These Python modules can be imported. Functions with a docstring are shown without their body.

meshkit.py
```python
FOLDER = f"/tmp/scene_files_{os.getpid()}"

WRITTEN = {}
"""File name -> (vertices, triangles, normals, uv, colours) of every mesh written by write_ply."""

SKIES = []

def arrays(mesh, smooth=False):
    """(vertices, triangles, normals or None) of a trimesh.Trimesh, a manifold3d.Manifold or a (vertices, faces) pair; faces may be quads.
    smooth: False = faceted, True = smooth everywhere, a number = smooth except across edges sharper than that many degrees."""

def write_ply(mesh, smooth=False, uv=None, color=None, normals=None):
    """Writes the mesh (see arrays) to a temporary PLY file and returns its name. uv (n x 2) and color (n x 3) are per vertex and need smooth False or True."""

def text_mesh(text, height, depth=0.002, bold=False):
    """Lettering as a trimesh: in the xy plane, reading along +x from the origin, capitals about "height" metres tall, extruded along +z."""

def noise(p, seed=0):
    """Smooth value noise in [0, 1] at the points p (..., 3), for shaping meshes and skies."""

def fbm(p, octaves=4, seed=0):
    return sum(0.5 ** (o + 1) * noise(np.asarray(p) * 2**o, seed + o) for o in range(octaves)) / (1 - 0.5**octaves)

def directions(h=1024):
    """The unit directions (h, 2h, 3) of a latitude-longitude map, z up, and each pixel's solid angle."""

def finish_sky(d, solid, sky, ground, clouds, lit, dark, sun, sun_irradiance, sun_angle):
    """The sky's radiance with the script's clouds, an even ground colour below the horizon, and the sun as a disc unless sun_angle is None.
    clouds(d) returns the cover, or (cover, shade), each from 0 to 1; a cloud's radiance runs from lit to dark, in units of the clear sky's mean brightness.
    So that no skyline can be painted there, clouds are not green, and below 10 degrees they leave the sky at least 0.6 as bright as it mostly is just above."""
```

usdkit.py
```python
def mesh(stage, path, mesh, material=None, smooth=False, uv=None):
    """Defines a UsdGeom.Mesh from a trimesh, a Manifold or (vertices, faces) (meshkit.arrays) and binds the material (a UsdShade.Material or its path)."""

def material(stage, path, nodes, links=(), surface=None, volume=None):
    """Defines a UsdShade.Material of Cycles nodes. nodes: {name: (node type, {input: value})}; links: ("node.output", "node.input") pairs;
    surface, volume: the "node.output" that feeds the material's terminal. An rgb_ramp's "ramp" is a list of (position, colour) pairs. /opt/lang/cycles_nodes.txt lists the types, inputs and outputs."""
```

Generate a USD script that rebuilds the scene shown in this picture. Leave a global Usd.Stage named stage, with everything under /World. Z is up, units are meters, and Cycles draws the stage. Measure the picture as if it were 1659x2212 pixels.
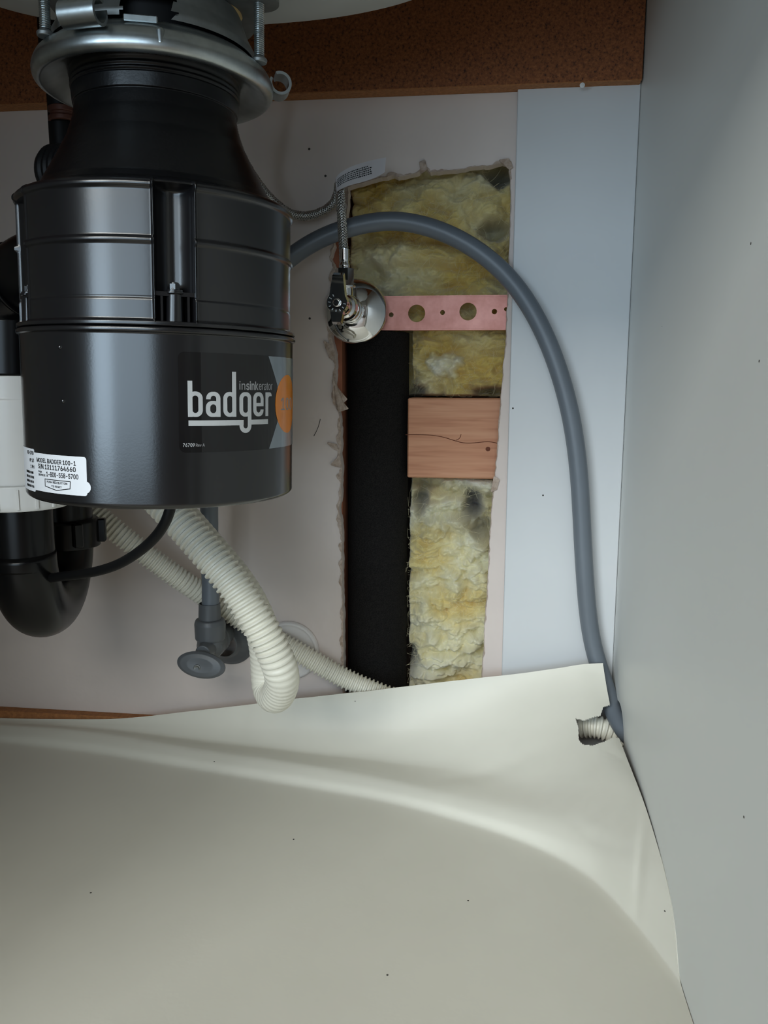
import math, numpy as np, trimesh, manifold3d, shapely
import shapely.geometry as sg, shapely.affinity as sa
from shapely.ops import unary_union
from scipy.interpolate import PchipInterpolator, CubicSpline
from pxr import Usd, UsdGeom, UsdLux, UsdShade, Gf, Sdf, Vt
import usdkit, meshkit

stage = Usd.Stage.CreateInMemory()
UsdGeom.SetStageUpAxis(stage, UsdGeom.Tokens.z)
UsdGeom.SetStageMetersPerUnit(stage, 1.0)
UsdGeom.Xform.Define(stage, '/World'); UsdGeom.Scope.Define(stage, '/World/Looks')
rng = np.random.default_rng(7)
PI = math.pi

# ------------------------------------------------------------------ camera
# x runs right along the back wall (0 = right cabinet side), y into the cabinet (0 = back wall), z up (0 = cabinet floor)
F = 1770.0
YAW, PITCH, ROLL = np.radians(6.97), np.radians(8.69), np.radians(-.26)
EYE = np.array([-.12345, -.76, .35083])
fw = np.array([-np.sin(YAW) * np.cos(PITCH), np.cos(YAW) * np.cos(PITCH), -np.sin(PITCH)])
_r = np.array([np.cos(YAW), np.sin(YAW), 0]); _d = np.cross(fw, _r)
CR, CD = np.cos(ROLL) * _r + np.sin(ROLL) * _d, -np.sin(ROLL) * _r + np.cos(ROLL) * _d
cam = UsdGeom.Camera.Define(stage, '/World/camera')
cam.CreateHorizontalApertureAttr(36.0); cam.CreateVerticalApertureAttr(36.0 * 2212 / 1659)
cam.CreateFocalLengthAttr(36.0 * F / 1659); cam.CreateClippingRangeAttr(Gf.Vec2f(.02, 100))
M4 = np.eye(4); M4[0, :3], M4[1, :3], M4[2, :3], M4[3, :3] = CR, -CD, -fw, EYE
cam.AddTransformOp().Set(Gf.Matrix4d(M4.tolist()))
cam.CreateExposureAttr(-0.28)

# ------------------------------------------------------------------ light: the kitchen outside the open doors
def rect_light(name, loc, target, w, h, power, col):
    L = UsdLux.RectLight.Define(stage, '/World/' + name)
    L.CreateWidthAttr(w); L.CreateHeightAttr(h); L.CreateIntensityAttr(power); L.CreateColorAttr(Gf.Vec3f(*col))
    loc, target = np.array(loc, float), np.array(target, float)
    z = loc - target; z /= np.linalg.norm(z); x = np.cross([0, 0, 1], z); x /= np.linalg.norm(x); y = np.cross(z, x)
    m = np.eye(4); m[0, :3], m[1, :3], m[2, :3], m[3, :3] = x, y, z, loc
    L.AddTransformOp().Set(Gf.Matrix4d(m.tolist()))
dome = UsdLux.DomeLight.Define(stage, '/World/room_light'); dome.CreateIntensityAttr(.035); dome.CreateColorAttr(Gf.Vec3f(1, .95, .88))
for nm, cx, w_, k in (('left', -1.66, 1.08, 1.55), ('right', -.36, 1.45, .75)):   # two panes of a patio door, the right one shaded
    rect_light('patio_door_sky_' + nm, (cx, -2.9, 1.70), (cx, 0, 1.70), w_, .90, 14.0 * k, (.97, 1.0, .97))
    rect_light('patio_door_deck_' + nm, (cx, -2.9, .50), (cx, 0, .50), w_, 1.0, 6.0 * k, (.64, .83, 1.0))

rect_light('ceiling_lamp', (-.25, -1.75, 2.25), (-.25, -1.74, 0), .9, .6, 5.0, (1.0, .93, .80))

# ------------------------------------------------------------------ helpers
_names = {}
def path_for(name, parent):
    base = (parent.GetPath().pathString if parent else '/World') + '/'
    n = _names.get(base + name, -1) + 1; _names[base + name] = n
    return base + (name if n == 0 else '%s_%03d' % (name, n))
def tag(p, label=None, cat=None, group=None, kind=None):
    for k, v in (('label', label), ('category', cat), ('group', group), ('kind', kind)):
        if v: p.SetCustomDataByKey(k, v)
    return p
def thing(name, label, cat, loc=(0, 0, 0), group=None):
    x = UsdGeom.Xform.Define(stage, path_for(name, None)); x.AddTranslateOp().Set(Gf.Vec3d(*map(float, loc)))
    o = x.GetPrim(); o.SetCustomDataByKey('base', str(list(map(float, loc)))); ORG[o.GetPath()] = np.array(loc, float)
    return tag(o, label, cat, group)
ORG = {}
def obj(name, mesh, mat, parent=None, smooth=30, label=None, cat=None, kind=None, uv=None, local=False, group=None):
    """one Mesh; vertices are given in world space unless local, and are moved into the parent thing's frame"""
    v, f, n = meshkit.arrays(mesh, smooth)
    if parent is not None and not local:
        top = parent
        while top.GetPath() not in ORG and top.GetParent().GetPath() != Sdf.Path('/World'): top = top.GetParent()
        v = v - ORG.get(top.GetPath(), 0)
    m = UsdGeom.Mesh.Define(stage, path_for(name, parent))
    m.CreatePointsAttr(Vt.Vec3fArray.FromNumpy(v.astype(np.float32)))
    m.CreateFaceVertexCountsAttr(Vt.IntArray.FromNumpy(np.full(len(f), 3, np.int32)))
    m.CreateFaceVertexIndicesAttr(Vt.IntArray.FromNumpy(f.astype(np.int32).ravel()))
    m.CreateSubdivisionSchemeAttr('none')
    if n is not None:
        m.CreateNormalsAttr(Vt.Vec3fArray.FromNumpy(n.astype(np.float32))); m.SetNormalsInterpolation('vertex')
    UsdShade.MaterialBindingAPI.Apply(m.GetPrim()).Bind(mat)
    return tag(m.GetPrim(), label, cat, group, kind)
def ray(px, py): return (px - 829.5) * CR + (py - 1106) * CD + F * fw
def at(px, py, Y): r = ray(px, py); return EYE + r * ((Y - EYE[1]) / r[1])     # the point at depth Y seen there in the photo
def xz(px, py, Y=0): p = at(px, py, Y); return (p[0], p[2])
cat_ = trimesh.util.concatenate
def tri(m): return trimesh.Trimesh(*m, process=False) if isinstance(m, tuple) else m
def box(x0, x1, y0, y1, z0, z1, bev=0.0):
    if bev <= 0:
        return trimesh.creation.box(bounds=[[x0, y0, z0], [x1, y1, z1]])
    pts = []
    for sx in (x0, x1):
        for sy in (y0, y1):
            for sz in (z0, z1):
                cx, cy, cz = (s + (bev if s == lo else -bev) for s, lo in ((sx, x0), (sy, y0), (sz, z0)))
                pts += [[sx, cy, cz], [cx, sy, cz], [cx, cy, sz]]
    return trimesh.convex.convex_hull(np.array(pts))
def grid_faces(n, m, wrap=False, flip=False):
    i, j = np.meshgrid(np.arange(n - 1), np.arange(m if wrap else m - 1), indexing='ij')
    a, b = i * m + j, i * m + (j + 1) % m; c, d = a + m, b + m
    q = np.stack([a, b, b + (c - a), a + m], -1) if not wrap else np.stack([a, b, (i + 1) * m + (j + 1) % m, a + m], -1)
    q = q.reshape(-1, 4); 
    if flip: q = q[:, ::-1]
    return np.vstack([q[:, [0, 1, 2]], q[:, [0, 2, 3]]])
def smooth_path(pts, step):
    pts = np.asarray(pts, float); t = np.r_[0, np.cumsum(np.linalg.norm(np.diff(pts, axis=0), axis=1))]
    cs = CubicSpline(t, pts); tt = np.linspace(0, t[-1], int(t[-1] / step * 4) + 2); p = cs(tt)
    s = np.r_[0, np.cumsum(np.linalg.norm(np.diff(p, axis=0), axis=1))]
    ss = np.linspace(0, s[-1], max(3, int(s[-1] / step) + 1))
    return np.stack([np.interp(ss, s, p[:, k]) for k in range(3)], 1), ss
def frames(p):
    t = np.gradient(p, axis=0); t /= np.linalg.norm(t, axis=1, keepdims=True)
    u = np.cross(t[0], [0, 0, 1.0]); 
    if np.linalg.norm(u) < .2: u = np.cross(t[0], [0, 1.0, 0])
    u /= np.linalg.norm(u); U = [u]
    for k in range(1, len(p)):
        u = U[-1] - t[k] * (U[-1] @ t[k]); U.append(u / np.linalg.norm(u))
    U = np.array(U); return t, U, np.cross(t, U)
def tube(pts, r, n=24, step=.004, cap=True, path=None, jitter=None):
    p, s = path if path is not None else smooth_path(pts, step)
    t, U, W = frames(p); rr = r(s) if callable(r) else np.full(len(p), r)
    a = np.linspace(0, 2 * PI, n, endpoint=False)
    ring = np.cos(a)[None, :, None] * U[:, None] + np.sin(a)[None, :, None] * W[:, None]
    rad = rr[:, None, None] * np.ones((1, n, 1))
    if jitter is not None: rad = rad + jitter(s, a)[..., None]
    v = (p[:, None] + ring * rad).reshape(-1, 3); f = grid_faces(len(p), n, True)
    if cap:
        k = len(v); v = np.vstack([v, p[0], p[-1]]); e = (len(p) - 1) * n; i = np.arange(n); j = (i + 1) % n
        f = np.vstack([f, np.stack([np.full(n, k), j, i], 1), np.stack([np.full(n, k + 1), e + i, e + j], 1)])
    return trimesh.Trimesh(v, f, process=False)
def lathe(profile, n=96, center=(0, 0, 0), axis='z'):
    pr = np.asarray(profile, float); a = np.linspace(0, 2 * PI, n, endpoint=False)
    v = np.stack([pr[:, None, 0] * np.cos(a), pr[:, None, 0] * np.sin(a), pr[:, None, 1] * np.ones(n)], -1).reshape(-1, 3)
    m = trimesh.Trimesh(v, grid_faces(len(pr), n, True), process=False)
    if axis == 'y-':   # profile height runs towards -y
        m.vertices = np.stack([m.vertices[:, 0], -m.vertices[:, 2], m.vertices[:, 1]], 1)
    if axis == 'x-': m.vertices = np.stack([-m.vertices[:, 2], m.vertices[:, 1], m.vertices[:, 0]], 1)
    m.apply_translation(center); return m
def roundp(prof, r=.0008, k=4):
    """rounds the corners of a lathe profile"""
    P = [np.array(q, float) for q in prof]; out = [P[0]]
    for a, b, c in zip(P, P[1:], P[2:]):
        la, lc = np.linalg.norm(a - b), np.linalg.norm(c - b); d = min(r, .45 * la, .45 * lc)
        s, e = b + (a - b) / la * d, b + (c - b) / lc * d
        for t in np.linspace(0, 1, k + 1): out.append((1 - t) ** 2 * s + 2 * t * (1 - t) * b + t * t * e)
    return out + [P[-1]]
def ext_xz(poly, y_front, thick):
    """a polygon drawn in x,z, its front face at y_front and thick metres deep"""
    ms = [trimesh.creation.extrude_polygon(g, thick, engine='earcut') for g in getattr(poly, 'geoms', [poly]) if g.area > 1e-9]
    m = cat_(ms); v = m.vertices; m.vertices = np.stack([v[:, 0], y_front + thick - v[:, 2], v[:, 1]], 1)
    return m
def hull(pts_r, seg=14):
    ms = manifold3d.Manifold.batch_hull([manifold3d.Manifold.sphere(r, seg).translate(list(map(float, p))) for p, r in pts_r])
    return trimesh.Trimesh(*(lambda k: (k.vert_properties[:, :3], k.tri_verts))(ms.to_mesh()), process=False)
def hexnut(r, h0, h1, center, axis='z', n=6):
    m = trimesh.creation.cylinder(radius=r, height=1, sections=n); m.vertices[:, 2] = np.where(m.vertices[:, 2] > 0, h1, h0)
    v = m.vertices
    if axis == 'y-': m.vertices = np.stack([v[:, 0], -v[:, 2], v[:, 1]], 1)
    m.apply_translation(center); return m

# ------------------------------------------------------------------ materials
L = '/World/Looks/'
def mat(name, col, rough=.5, metal=0., spec=.5, noise=None, bump=None, extra=None, scale=60, amt=.06, col2=None, detail=4):
    nodes = {'p': ('principled_bsdf', {'base_color': col, 'roughness': rough, 'metallic': metal, 'specular_ior_level': spec, **(extra or {})})}
    links = []
    c2 = col2 if col2 is not None else tuple(c * (1 - amt * 2) for c in col)
    nodes['g'] = ('texture_coordinate', {})
    nodes['n'] = ('noise_texture', {'scale': scale, 'detail': detail, 'roughness': .6}); links.append(('g.object', 'n.vector'))
    nodes['r'] = ('rgb_ramp', {'ramp': [(.3, c2), (.7, col)]}); links += [('n.fac', 'r.fac'), ('r.color', 'p.base_color')]
    if bump:
        bs, bd, bst = bump
        nodes['bn'] = ('noise_texture', {'scale': bs, 'detail': 3}); nodes['b'] = ('bump', {'strength': bst, 'distance': bd})
        links += [('g.object', 'bn.vector'), ('bn.fac', 'b.height'), ('b.normal', 'p.normal')]
    return usdkit.material(stage, L + name, nodes, links, surface='p.BSDF')
M = {}
M['drywall'] = mat('painted_drywall', (.69, .60, .55), .75, scale=14, amt=.03, bump=(220, .0006, .25))
M['melamine'] = mat('white_melamine', (.68, .69, .66), .42, scale=9, amt=.012, bump=(500, .0003, .08))
M['trimwhite'] = mat('filler_melamine', (.62, .63, .635), .42, scale=9, amt=.012, bump=(500, .0003, .08))
M['liner'] = mat('cream_vinyl', (.70, .675, .585), .45, scale=7, amt=.03, bump=(350, .0004, .12))
M['particle'] = usdkit.material(stage, L + 'particle_board', {
    'g': ('texture_coordinate', {}), 'n': ('noise_texture', {'scale': 420, 'detail': 3, 'roughness': .7}), 'r': ('rgb_ramp', {'ramp': [(.30, (.035, .010, .004)), (.45, (.20, .062, .017)), (.62, (.27, .092, .026)), (.78, (.40, .16, .055))]}),
    'p': ('principled_bsdf', {'roughness': .7}), 'b': ('bump', {'strength': .25, 'distance': .0006})},
    [('g.object', 'n.vector'), ('n.fac', 'r.fac'), ('r.color', 'p.base_color'), ('n.fac', 'b.height'), ('b.normal', 'p.normal')], surface='p.BSDF')
M['particle_edge'] = mat('particle_board_edge', (.42, .17, .055), .75, scale=300, amt=.2, bump=(400, .001, .4))
M['floorboard'] = mat('raw_floor_board', (.42, .17, .07), .8, scale=200, amt=.15)
M['black_enamel'] = mat('black_enamel', (.007, .007, .008), .21, spec=.75, extra={'ior': 1.52}, scale=40, amt=.05, bump=(900, .0003, .06))
M['black_plastic'] = mat('black_moulded_plastic', (.006, .006, .007), .23, spec=.75, extra={'ior': 1.5}, scale=40, amt=.05, bump=(700, .0002, .08))
M['neck_black'] = mat('black_textured_neck', (.0035, .0035, .004), .33, spec=.36, scale=40, amt=.05, bump=(500, .0004, .2))
M['black_abs'] = mat('black_abs', (.003, .003, .0034), .26, spec=.32, scale=40, amt=.05)
M['black_rubber'] = mat('black_rubber', (.004, .004, .0045), .5, spec=.25, scale=40, amt=.05)
M['felt'] = mat('black_felt_wrap', (.020, .018, .017), .95, spec=.15, scale=900, col2=(.004, .004, .004), bump=(1500, .001, .5))
M['zinc'] = mat('zinc_plated_steel', (.56, .60, .60), .33, 1.0, scale=70, amt=.15, bump=(160, .0006, .12))
M['zinc_dull'] = mat('dull_cast_zinc', (.28, .29, .28), .5, .9, scale=70, amt=.15, bump=(160, .0006, .2))
M['brass'] = mat('tan_sleeve', (.20, .13, .055), .45, .5, scale=50, amt=.15)
M['putty'] = mat('tan_putty', (.50, .34, .13), .7, scale=90, amt=.1)
M['chrome'] = mat('chrome', (.80, .80, .80), .045, 1.0, scale=20, amt=.0)
M['braid'] = usdkit.material(stage, L + 'steel_braid', {
    'u': ('uvmap', {}), 'g': ('texture_coordinate', {}), 'p': ('principled_bsdf', {'metallic': 1.0, 'base_color': (.55, .55, .53), 'roughness': .28})}, [], surface='p.BSDF')
M['braid_dark'] = mat('dark_braid_gap', (.02, .02, .02), .6)
M['copper'] = mat('copper_bracket', (.84, .40, .34), .48, .45, scale=45, col2=(.58, .23, .18), bump=(200, .0004, .1))
M['wood'] = usdkit.material(stage, L + 'fir_block', {
    'g': ('texture_coordinate', {}), 'm': ('mapping', {'scale': (3.0, 30.0, 62.0)}), 'n': ('noise_texture', {'scale': 3.2, 'detail': 5, 'distortion': .6}),
    'r': ('rgb_ramp', {'ramp': [(.25, (.44, .17, .085)), (.5, (.60, .28, .155)), (.75, (.68, .35, .205))]}), 'p': ('principled_bsdf', {'roughness': .65}),
    'b': ('bump', {'strength': .2, 'distance': .0006})},
    [('g.object', 'm.vector'), ('m.vector', 'n.vector'), ('n.fac', 'r.fac'), ('r.color', 'p.base_color'), ('n.fac', 'b.height'), ('b.normal', 'p.normal')], surface='p.BSDF')
M['dark_copper'] = mat('tarnished_copper', (.10, .035, .022), .5, .3)
M['crack'] = mat('wood_check', (.16, .045, .02), .8)
M['grey_plastic'] = mat('slate_grey_plastic', (.098, .105, .112), .42, scale=60, amt=.05)
M['pex'] = mat('grey_pex', (.135, .155, .178), .38, scale=30, amt=.03)
M['drain_white'] = mat('white_corrugated_plastic', (.80, .77, .66), .42, scale=25, amt=.04)
M['pvc_white'] = mat('white_pvc', (.76, .76, .74), .35, scale=20, amt=.02)
M['frost'] = mat('translucent_wall_plate', (.74, .70, .67), .3, scale=20, amt=.02, extra={'transmission_weight': .05, 'ior': 1.3})
M['enamel_sink'] = mat('grey_white_sink', (.46, .47, .45), .5, scale=12, amt=.03, bump=(200, .0006, .1))
M['paper'] = mat('label_paper', (.74, .76, .79), .4, scale=20, amt=.01)
M['ink'] = mat('black_ink', (.01, .01, .011), .5)
M['greyink'] = mat('grey_print', (.27, .27, .27), .5)
M['tagpaper'] = mat('grey_tag_paper', (.50, .48, .50), .5, scale=40, amt=.05)
M['label_black'] = mat('gloss_black_label', (.008, .0075, .008), .09)
M['silver_print'] = mat('silver_print', (.56, .57, .57), .22, .2)
M['dim_print'] = mat('dim_silver_print', (.30, .30, .30), .25)
M['chevron'] = mat('silver_chevron', (.27, .31, .34), .2, .3)
M['orange'] = mat('orange_print', (.80, .24, .012), .2)
M['torn'] = mat('torn_gypsum_paper', (.56, .46, .39), .9, scale=160, col2=(.30, .21, .15), bump=(300, .002, .6))
M['gypsum'] = mat('gypsum_core', (.60, .52, .49), .9, scale=200, amt=.08)
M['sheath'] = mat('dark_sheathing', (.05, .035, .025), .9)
M['cavity_wood'] = mat('stud_wood', (.34, .115, .055), .75, scale=60, amt=.15)
M['speck'] = mat('dark_speck', (.05, .045, .04), .8)
M['kitchen_floor'] = mat('kitchen_floor', (.30, .24, .19), .5, scale=4, amt=.1)

# ------------------------------------------------------------------ the cabinet shell
XL, YF = -.93, -.585
S = dict(kind='structure')
obj('floor', box(XL, 0, YF, .0, -.016, -.0008), M['floorboard'], **S)
# back wall with its hand-cut opening
hole_px = [(752, 405), (752, 440), (747, 475), (716, 505), (722, 530), (714, 555), (724, 580), (716, 600), (712, 660), (716, 720), (724, 765), (726, 800), (722, 850), (728, 880), (735, 900), (737, 960), (735, 985), (738, 1010), (737, 1060), (733, 1100), (738, 1140), (739, 1200), (738, 1260), (741, 1330), (742, 1400), (743, 1470), (745, 1560),
           (1035, 1560), (1040, 1470), (1045, 1400), (1047, 1350), (1052, 1280), (1056, 1200), (1058, 1150), (1062, 1090), (1068, 1040), (1075, 960), (1078, 900), (1083, 850), (1087, 790), (1092, 740), (1094, 700), (1096, 640), (1098, 580), (1101, 500), (1103, 430), (1103, 380), (1098, 355), (1085, 350), (1070, 356), (1030, 360), (980, 368), (930, 372), (915, 358), (905, 372), (880, 378), (860, 384), (850, 378), (830, 383), (800, 390), (770, 398)]
hole = sg.Polygon([xz(*p) for p in hole_px])
ring = hole.exterior.segmentize(.0022); hp = np.array(ring.coords)[:-1]
q = np.c_[hp * 260, np.zeros(len(hp))]; hp = hp + .0011 * (np.stack([meshkit.noise(q, 1), meshkit.noise(q, 2)], 1) - .5)
hole = sg.Polygon(hp).buffer(0)
wall = sg.box(XL, -.016, 0, .80).difference(hole)
wb = obj('wall_back', ext_xz(wall, 0, .0127), M['drywall'], smooth=False, **S)
# the torn face paper around the cut
hq = np.array(hole.exterior.segmentize(.0012).coords)[:-1]
cen = np.array([-.2, .3]); nr = []
tng = np.roll(hq, -1, 0) - np.roll(hq, 1, 0); nrm = np.stack([tng[:, 1], -tng[:, 0]], 1); nrm /= np.linalg.norm(nrm, axis=1, keepdims=True)
if hole.exterior.is_ccw is False: nrm = -nrm
side = np.clip((hq[:, 0] < -.2) * 1.0 + (hq[:, 1] > .53) * .7, .25, 1)
wid = (.0006 + .0042 * np.clip(meshkit.fbm(np.c_[hq * 120, np.zeros(len(hq))], 3, 5) - .33, 0, 1) * 1.8) * side
torn = sg.Polygon(hq + nrm * wid[:, None]).buffer(0).difference(hole.buffer(.0001))
obj('torn_edge', ext_xz(torn, -.0006, .0006), M['torn'], wb, False, label='ragged torn paper edge of the cut opening')
for pts, lift in ((((722, 818), (731, 840), (749, 862), (741, 870), (752, 882), (735, 888), (722, 870)), .004), (((701, 738), (714, 746), (722, 778), (713, 772)), .002), (((908, 352), (917, 348), (921, 366), (911, 374)), .003), (((1068, 1030), (1077, 1036), (1072, 1056), (1062, 1060)), .002), (((709, 957), (727, 961), (731, 972), (722, 968)), .002), (((717, 1003), (733, 985), (736, 1008), (726, 1006)), .002), (((1080, 348), (1098, 345), (1106, 362), (1101, 366), (1090, 356)), .002)):
    m = ext_xz(sg.Polygon([xz(*p) for p in pts]).buffer(.0008).segmentize(.002), -.001, .0005)
    m.vertices[:, 1] -= lift * meshkit.noise(m.vertices * 180, 4)
    obj('paper_flap', m, M['torn'], wb, False)
for p in ((668, 322), (703, 380), (669, 688), (1128, 1052)):
    if p[0] < 1000:
        c = at(*p, 0); s = trimesh.creation.icosphere(1, .0011); s.vertices[:, 1] *= .35; s.apply_translation(c); obj('nail_hole', s, M['speck'], wb)
for a, b in (((678, 942), (692, 905)),):
    obj('scratch', tube([at(*a, -.0001), at((a[0] + b[0]) / 2 + 2, (a[1] + b[1]) / 2, -.0001), at(*b, -.0001)], .0003, 6), M['speck'], wb)
# filler strip
fx = -.1022
f1 = obj('trim_1', box(fx, -.0003, -.0065, -.0001, -.0005, .80, .0006), M['trimwhite'], label='white filler strip between the drywall and the right side panel', **S)
for p in ((1173, 1070), (1108, 882)):
    s = trimesh.creation.icosphere(1, .0008); s.vertices[:, 1] *= .3; s.apply_translation(at(*p, -.0066)); obj('speck', s, M['speck'], f1)
# right side with the pipe hole low in the back corner
rw = sg.box(YF, -.016, .0127, .80).difference(sg.Point(-.050, .046).buffer(.030, 24))
m = trimesh.creation.extrude_polygon(rw, .016, engine='earcut'); v = m.vertices; m.vertices = np.stack([v[:, 2], v[:, 0], v[:, 1]], 1)
wr = obj('wall_right', m, M['melamine'], smooth=False, **S)
for p in ((1622, 526), (1607, 1765), (1430, 705), (1640, 780)):
    r = ray(*p); c = EYE + r * (-EYE[0] / r[0]); s = trimesh.creation.icosphere(1, 0.0007 if p[0] > 1600 else .0004); s.vertices[:, 0] *= .3; s.apply_translation(c); obj('speck', s, M['speck'], wr)
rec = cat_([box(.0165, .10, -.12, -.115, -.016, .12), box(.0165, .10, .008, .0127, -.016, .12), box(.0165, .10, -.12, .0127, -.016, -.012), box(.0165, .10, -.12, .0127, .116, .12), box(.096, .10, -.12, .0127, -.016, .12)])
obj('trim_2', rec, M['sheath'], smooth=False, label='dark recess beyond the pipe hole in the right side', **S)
obj('wall_left', box(XL - .016, XL, YF, .0127, -.016, .80), M['melamine'], smooth=False, **S)
obj('ceiling', box(XL - .02, .02, YF - .03, .06, .80, .835), M['particle'], smooth=False, label='underside of the countertop over the cabinet', **S)
obj('trim_3', box(XL, 0, YF - .02, YF, .590, .80), M['melamine'], smooth=False, label='false drawer front across the top of the opening', **S)
obj('trim_4', cat_([box(-.03, .016, YF - .02, YF, -.016, .590), box(XL - .016, XL - .001, YF - .02, YF, -.016, .590)]), M['melamine'], smooth=False, label='stiles at both sides of the cabinet opening', **S)
obj('door_1', box(XL, -.502, YF - .021, YF - .001, -.014, .588, .001), M['melamine'], smooth=False, label='closed left cabinet door', **S)
obj('trim_5', box(XL, .016, YF - .02, YF, -.12, -.0165), M['melamine'], smooth=False, label='bottom rail below the cabinet opening', **S)
# wall cavity behind the opening
obj('trim_6', box(XL, .10, .105, .117, -.016, .80), M['sheath'], smooth=False, label='dark sheathing at the back of the wall cavity', **S)
kf = obj('trim_7', box(-4, 3, -5.0, YF - .03, -.14, -.12), M['kitchen_floor'], smooth=False, label='kitchen floor in front of the cabinet', **S)

# ------------------------------------------------------------------ things in the wall cavity
PX, PR = -.2279, .0300
obj('wall_stud', box(-.297, PX - PR - .0006, .0130, .1045, -.016, .80, .001), M['cavity_wood'], label='reddish wall stud left of the black wrapped pipe', cat='stud')
obj('wall_stud', box(-.083, -.045, .0130, .1045, -.016, .80, .001), M['cavity_wood'], label='reddish wall stud hidden behind the right edge of the opening', cat='stud')
obj('drain_pipe', tube([(PX, .0437, -.010), (PX, .0437, .15), (PX, .0437, .30), (PX, .0437, .402)], PR, 48, .02), M['felt'], label='wide matte black vertical pipe inside the wall opening', cat='pipe')
zt, zb = at(970, 860, .022)[2], at(970, 1033, .022)[2]
wbk = thing('fire_block', 'reddish wooden blocking between studs in the wall opening', 'wood block', (-.14, .06, zb))
obj('block', box(PX + PR + .0012, -.0836, .022, .1045, zb, zt, .0012), M['wood'], wbk)
c1 = [(876, 939), (910, 939), (960, 945), (1005, 957), (1040, 955), (1075, 958)]
obj('split', tube([at(*p, .0219) for p in c1], .00035, 6, .002), M['crack'], wbk, label='dark hairline split along the grain')
s = trimesh.creation.icosphere(2, .0022); s.vertices[:, 1] *= .12; s.apply_translation(at(1054, 970, .0219)); obj('knot', s, M['crack'], wbk)
obj('split', tube([at(*p, .0219) for p in ((985, 951), (994, 945), (996, 938))], .0003, 6, .002), M['crack'], wbk)
# copper bracket
ya = .0135
bz0, bz1 = at(970, 710, ya)[2], at(970, 641, ya)[2]
br = sg.box(-.262, bz0, -.0835, bz1)
for (px, py, r) in ((900, 677, 18), (1011, 673, 18), (956, 675, 5), (1068, 673, 5.5), (1093, 668, 4), (845, 680, 5)):
    br = br.difference(sg.Point(xz(px, py, ya)).buffer(r * (.76 + ya) / F, 20))
bk = thing('mounting_bracket', 'pinkish copper strap bracket with round holes across the wall opening', 'bracket', (-.17, ya, bz0))
obj('strap', ext_xz(br, ya, .0013), M['copper'], bk, False)
obj('lip', cat_([box(-.262, -.0835, ya, ya + .010, bz0 - .0012, bz0 + .0001), box(-.262, -.0835, ya, ya + .010, bz1 - .0001, bz1 + .0012)]), M['copper'], bk, False)
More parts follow.
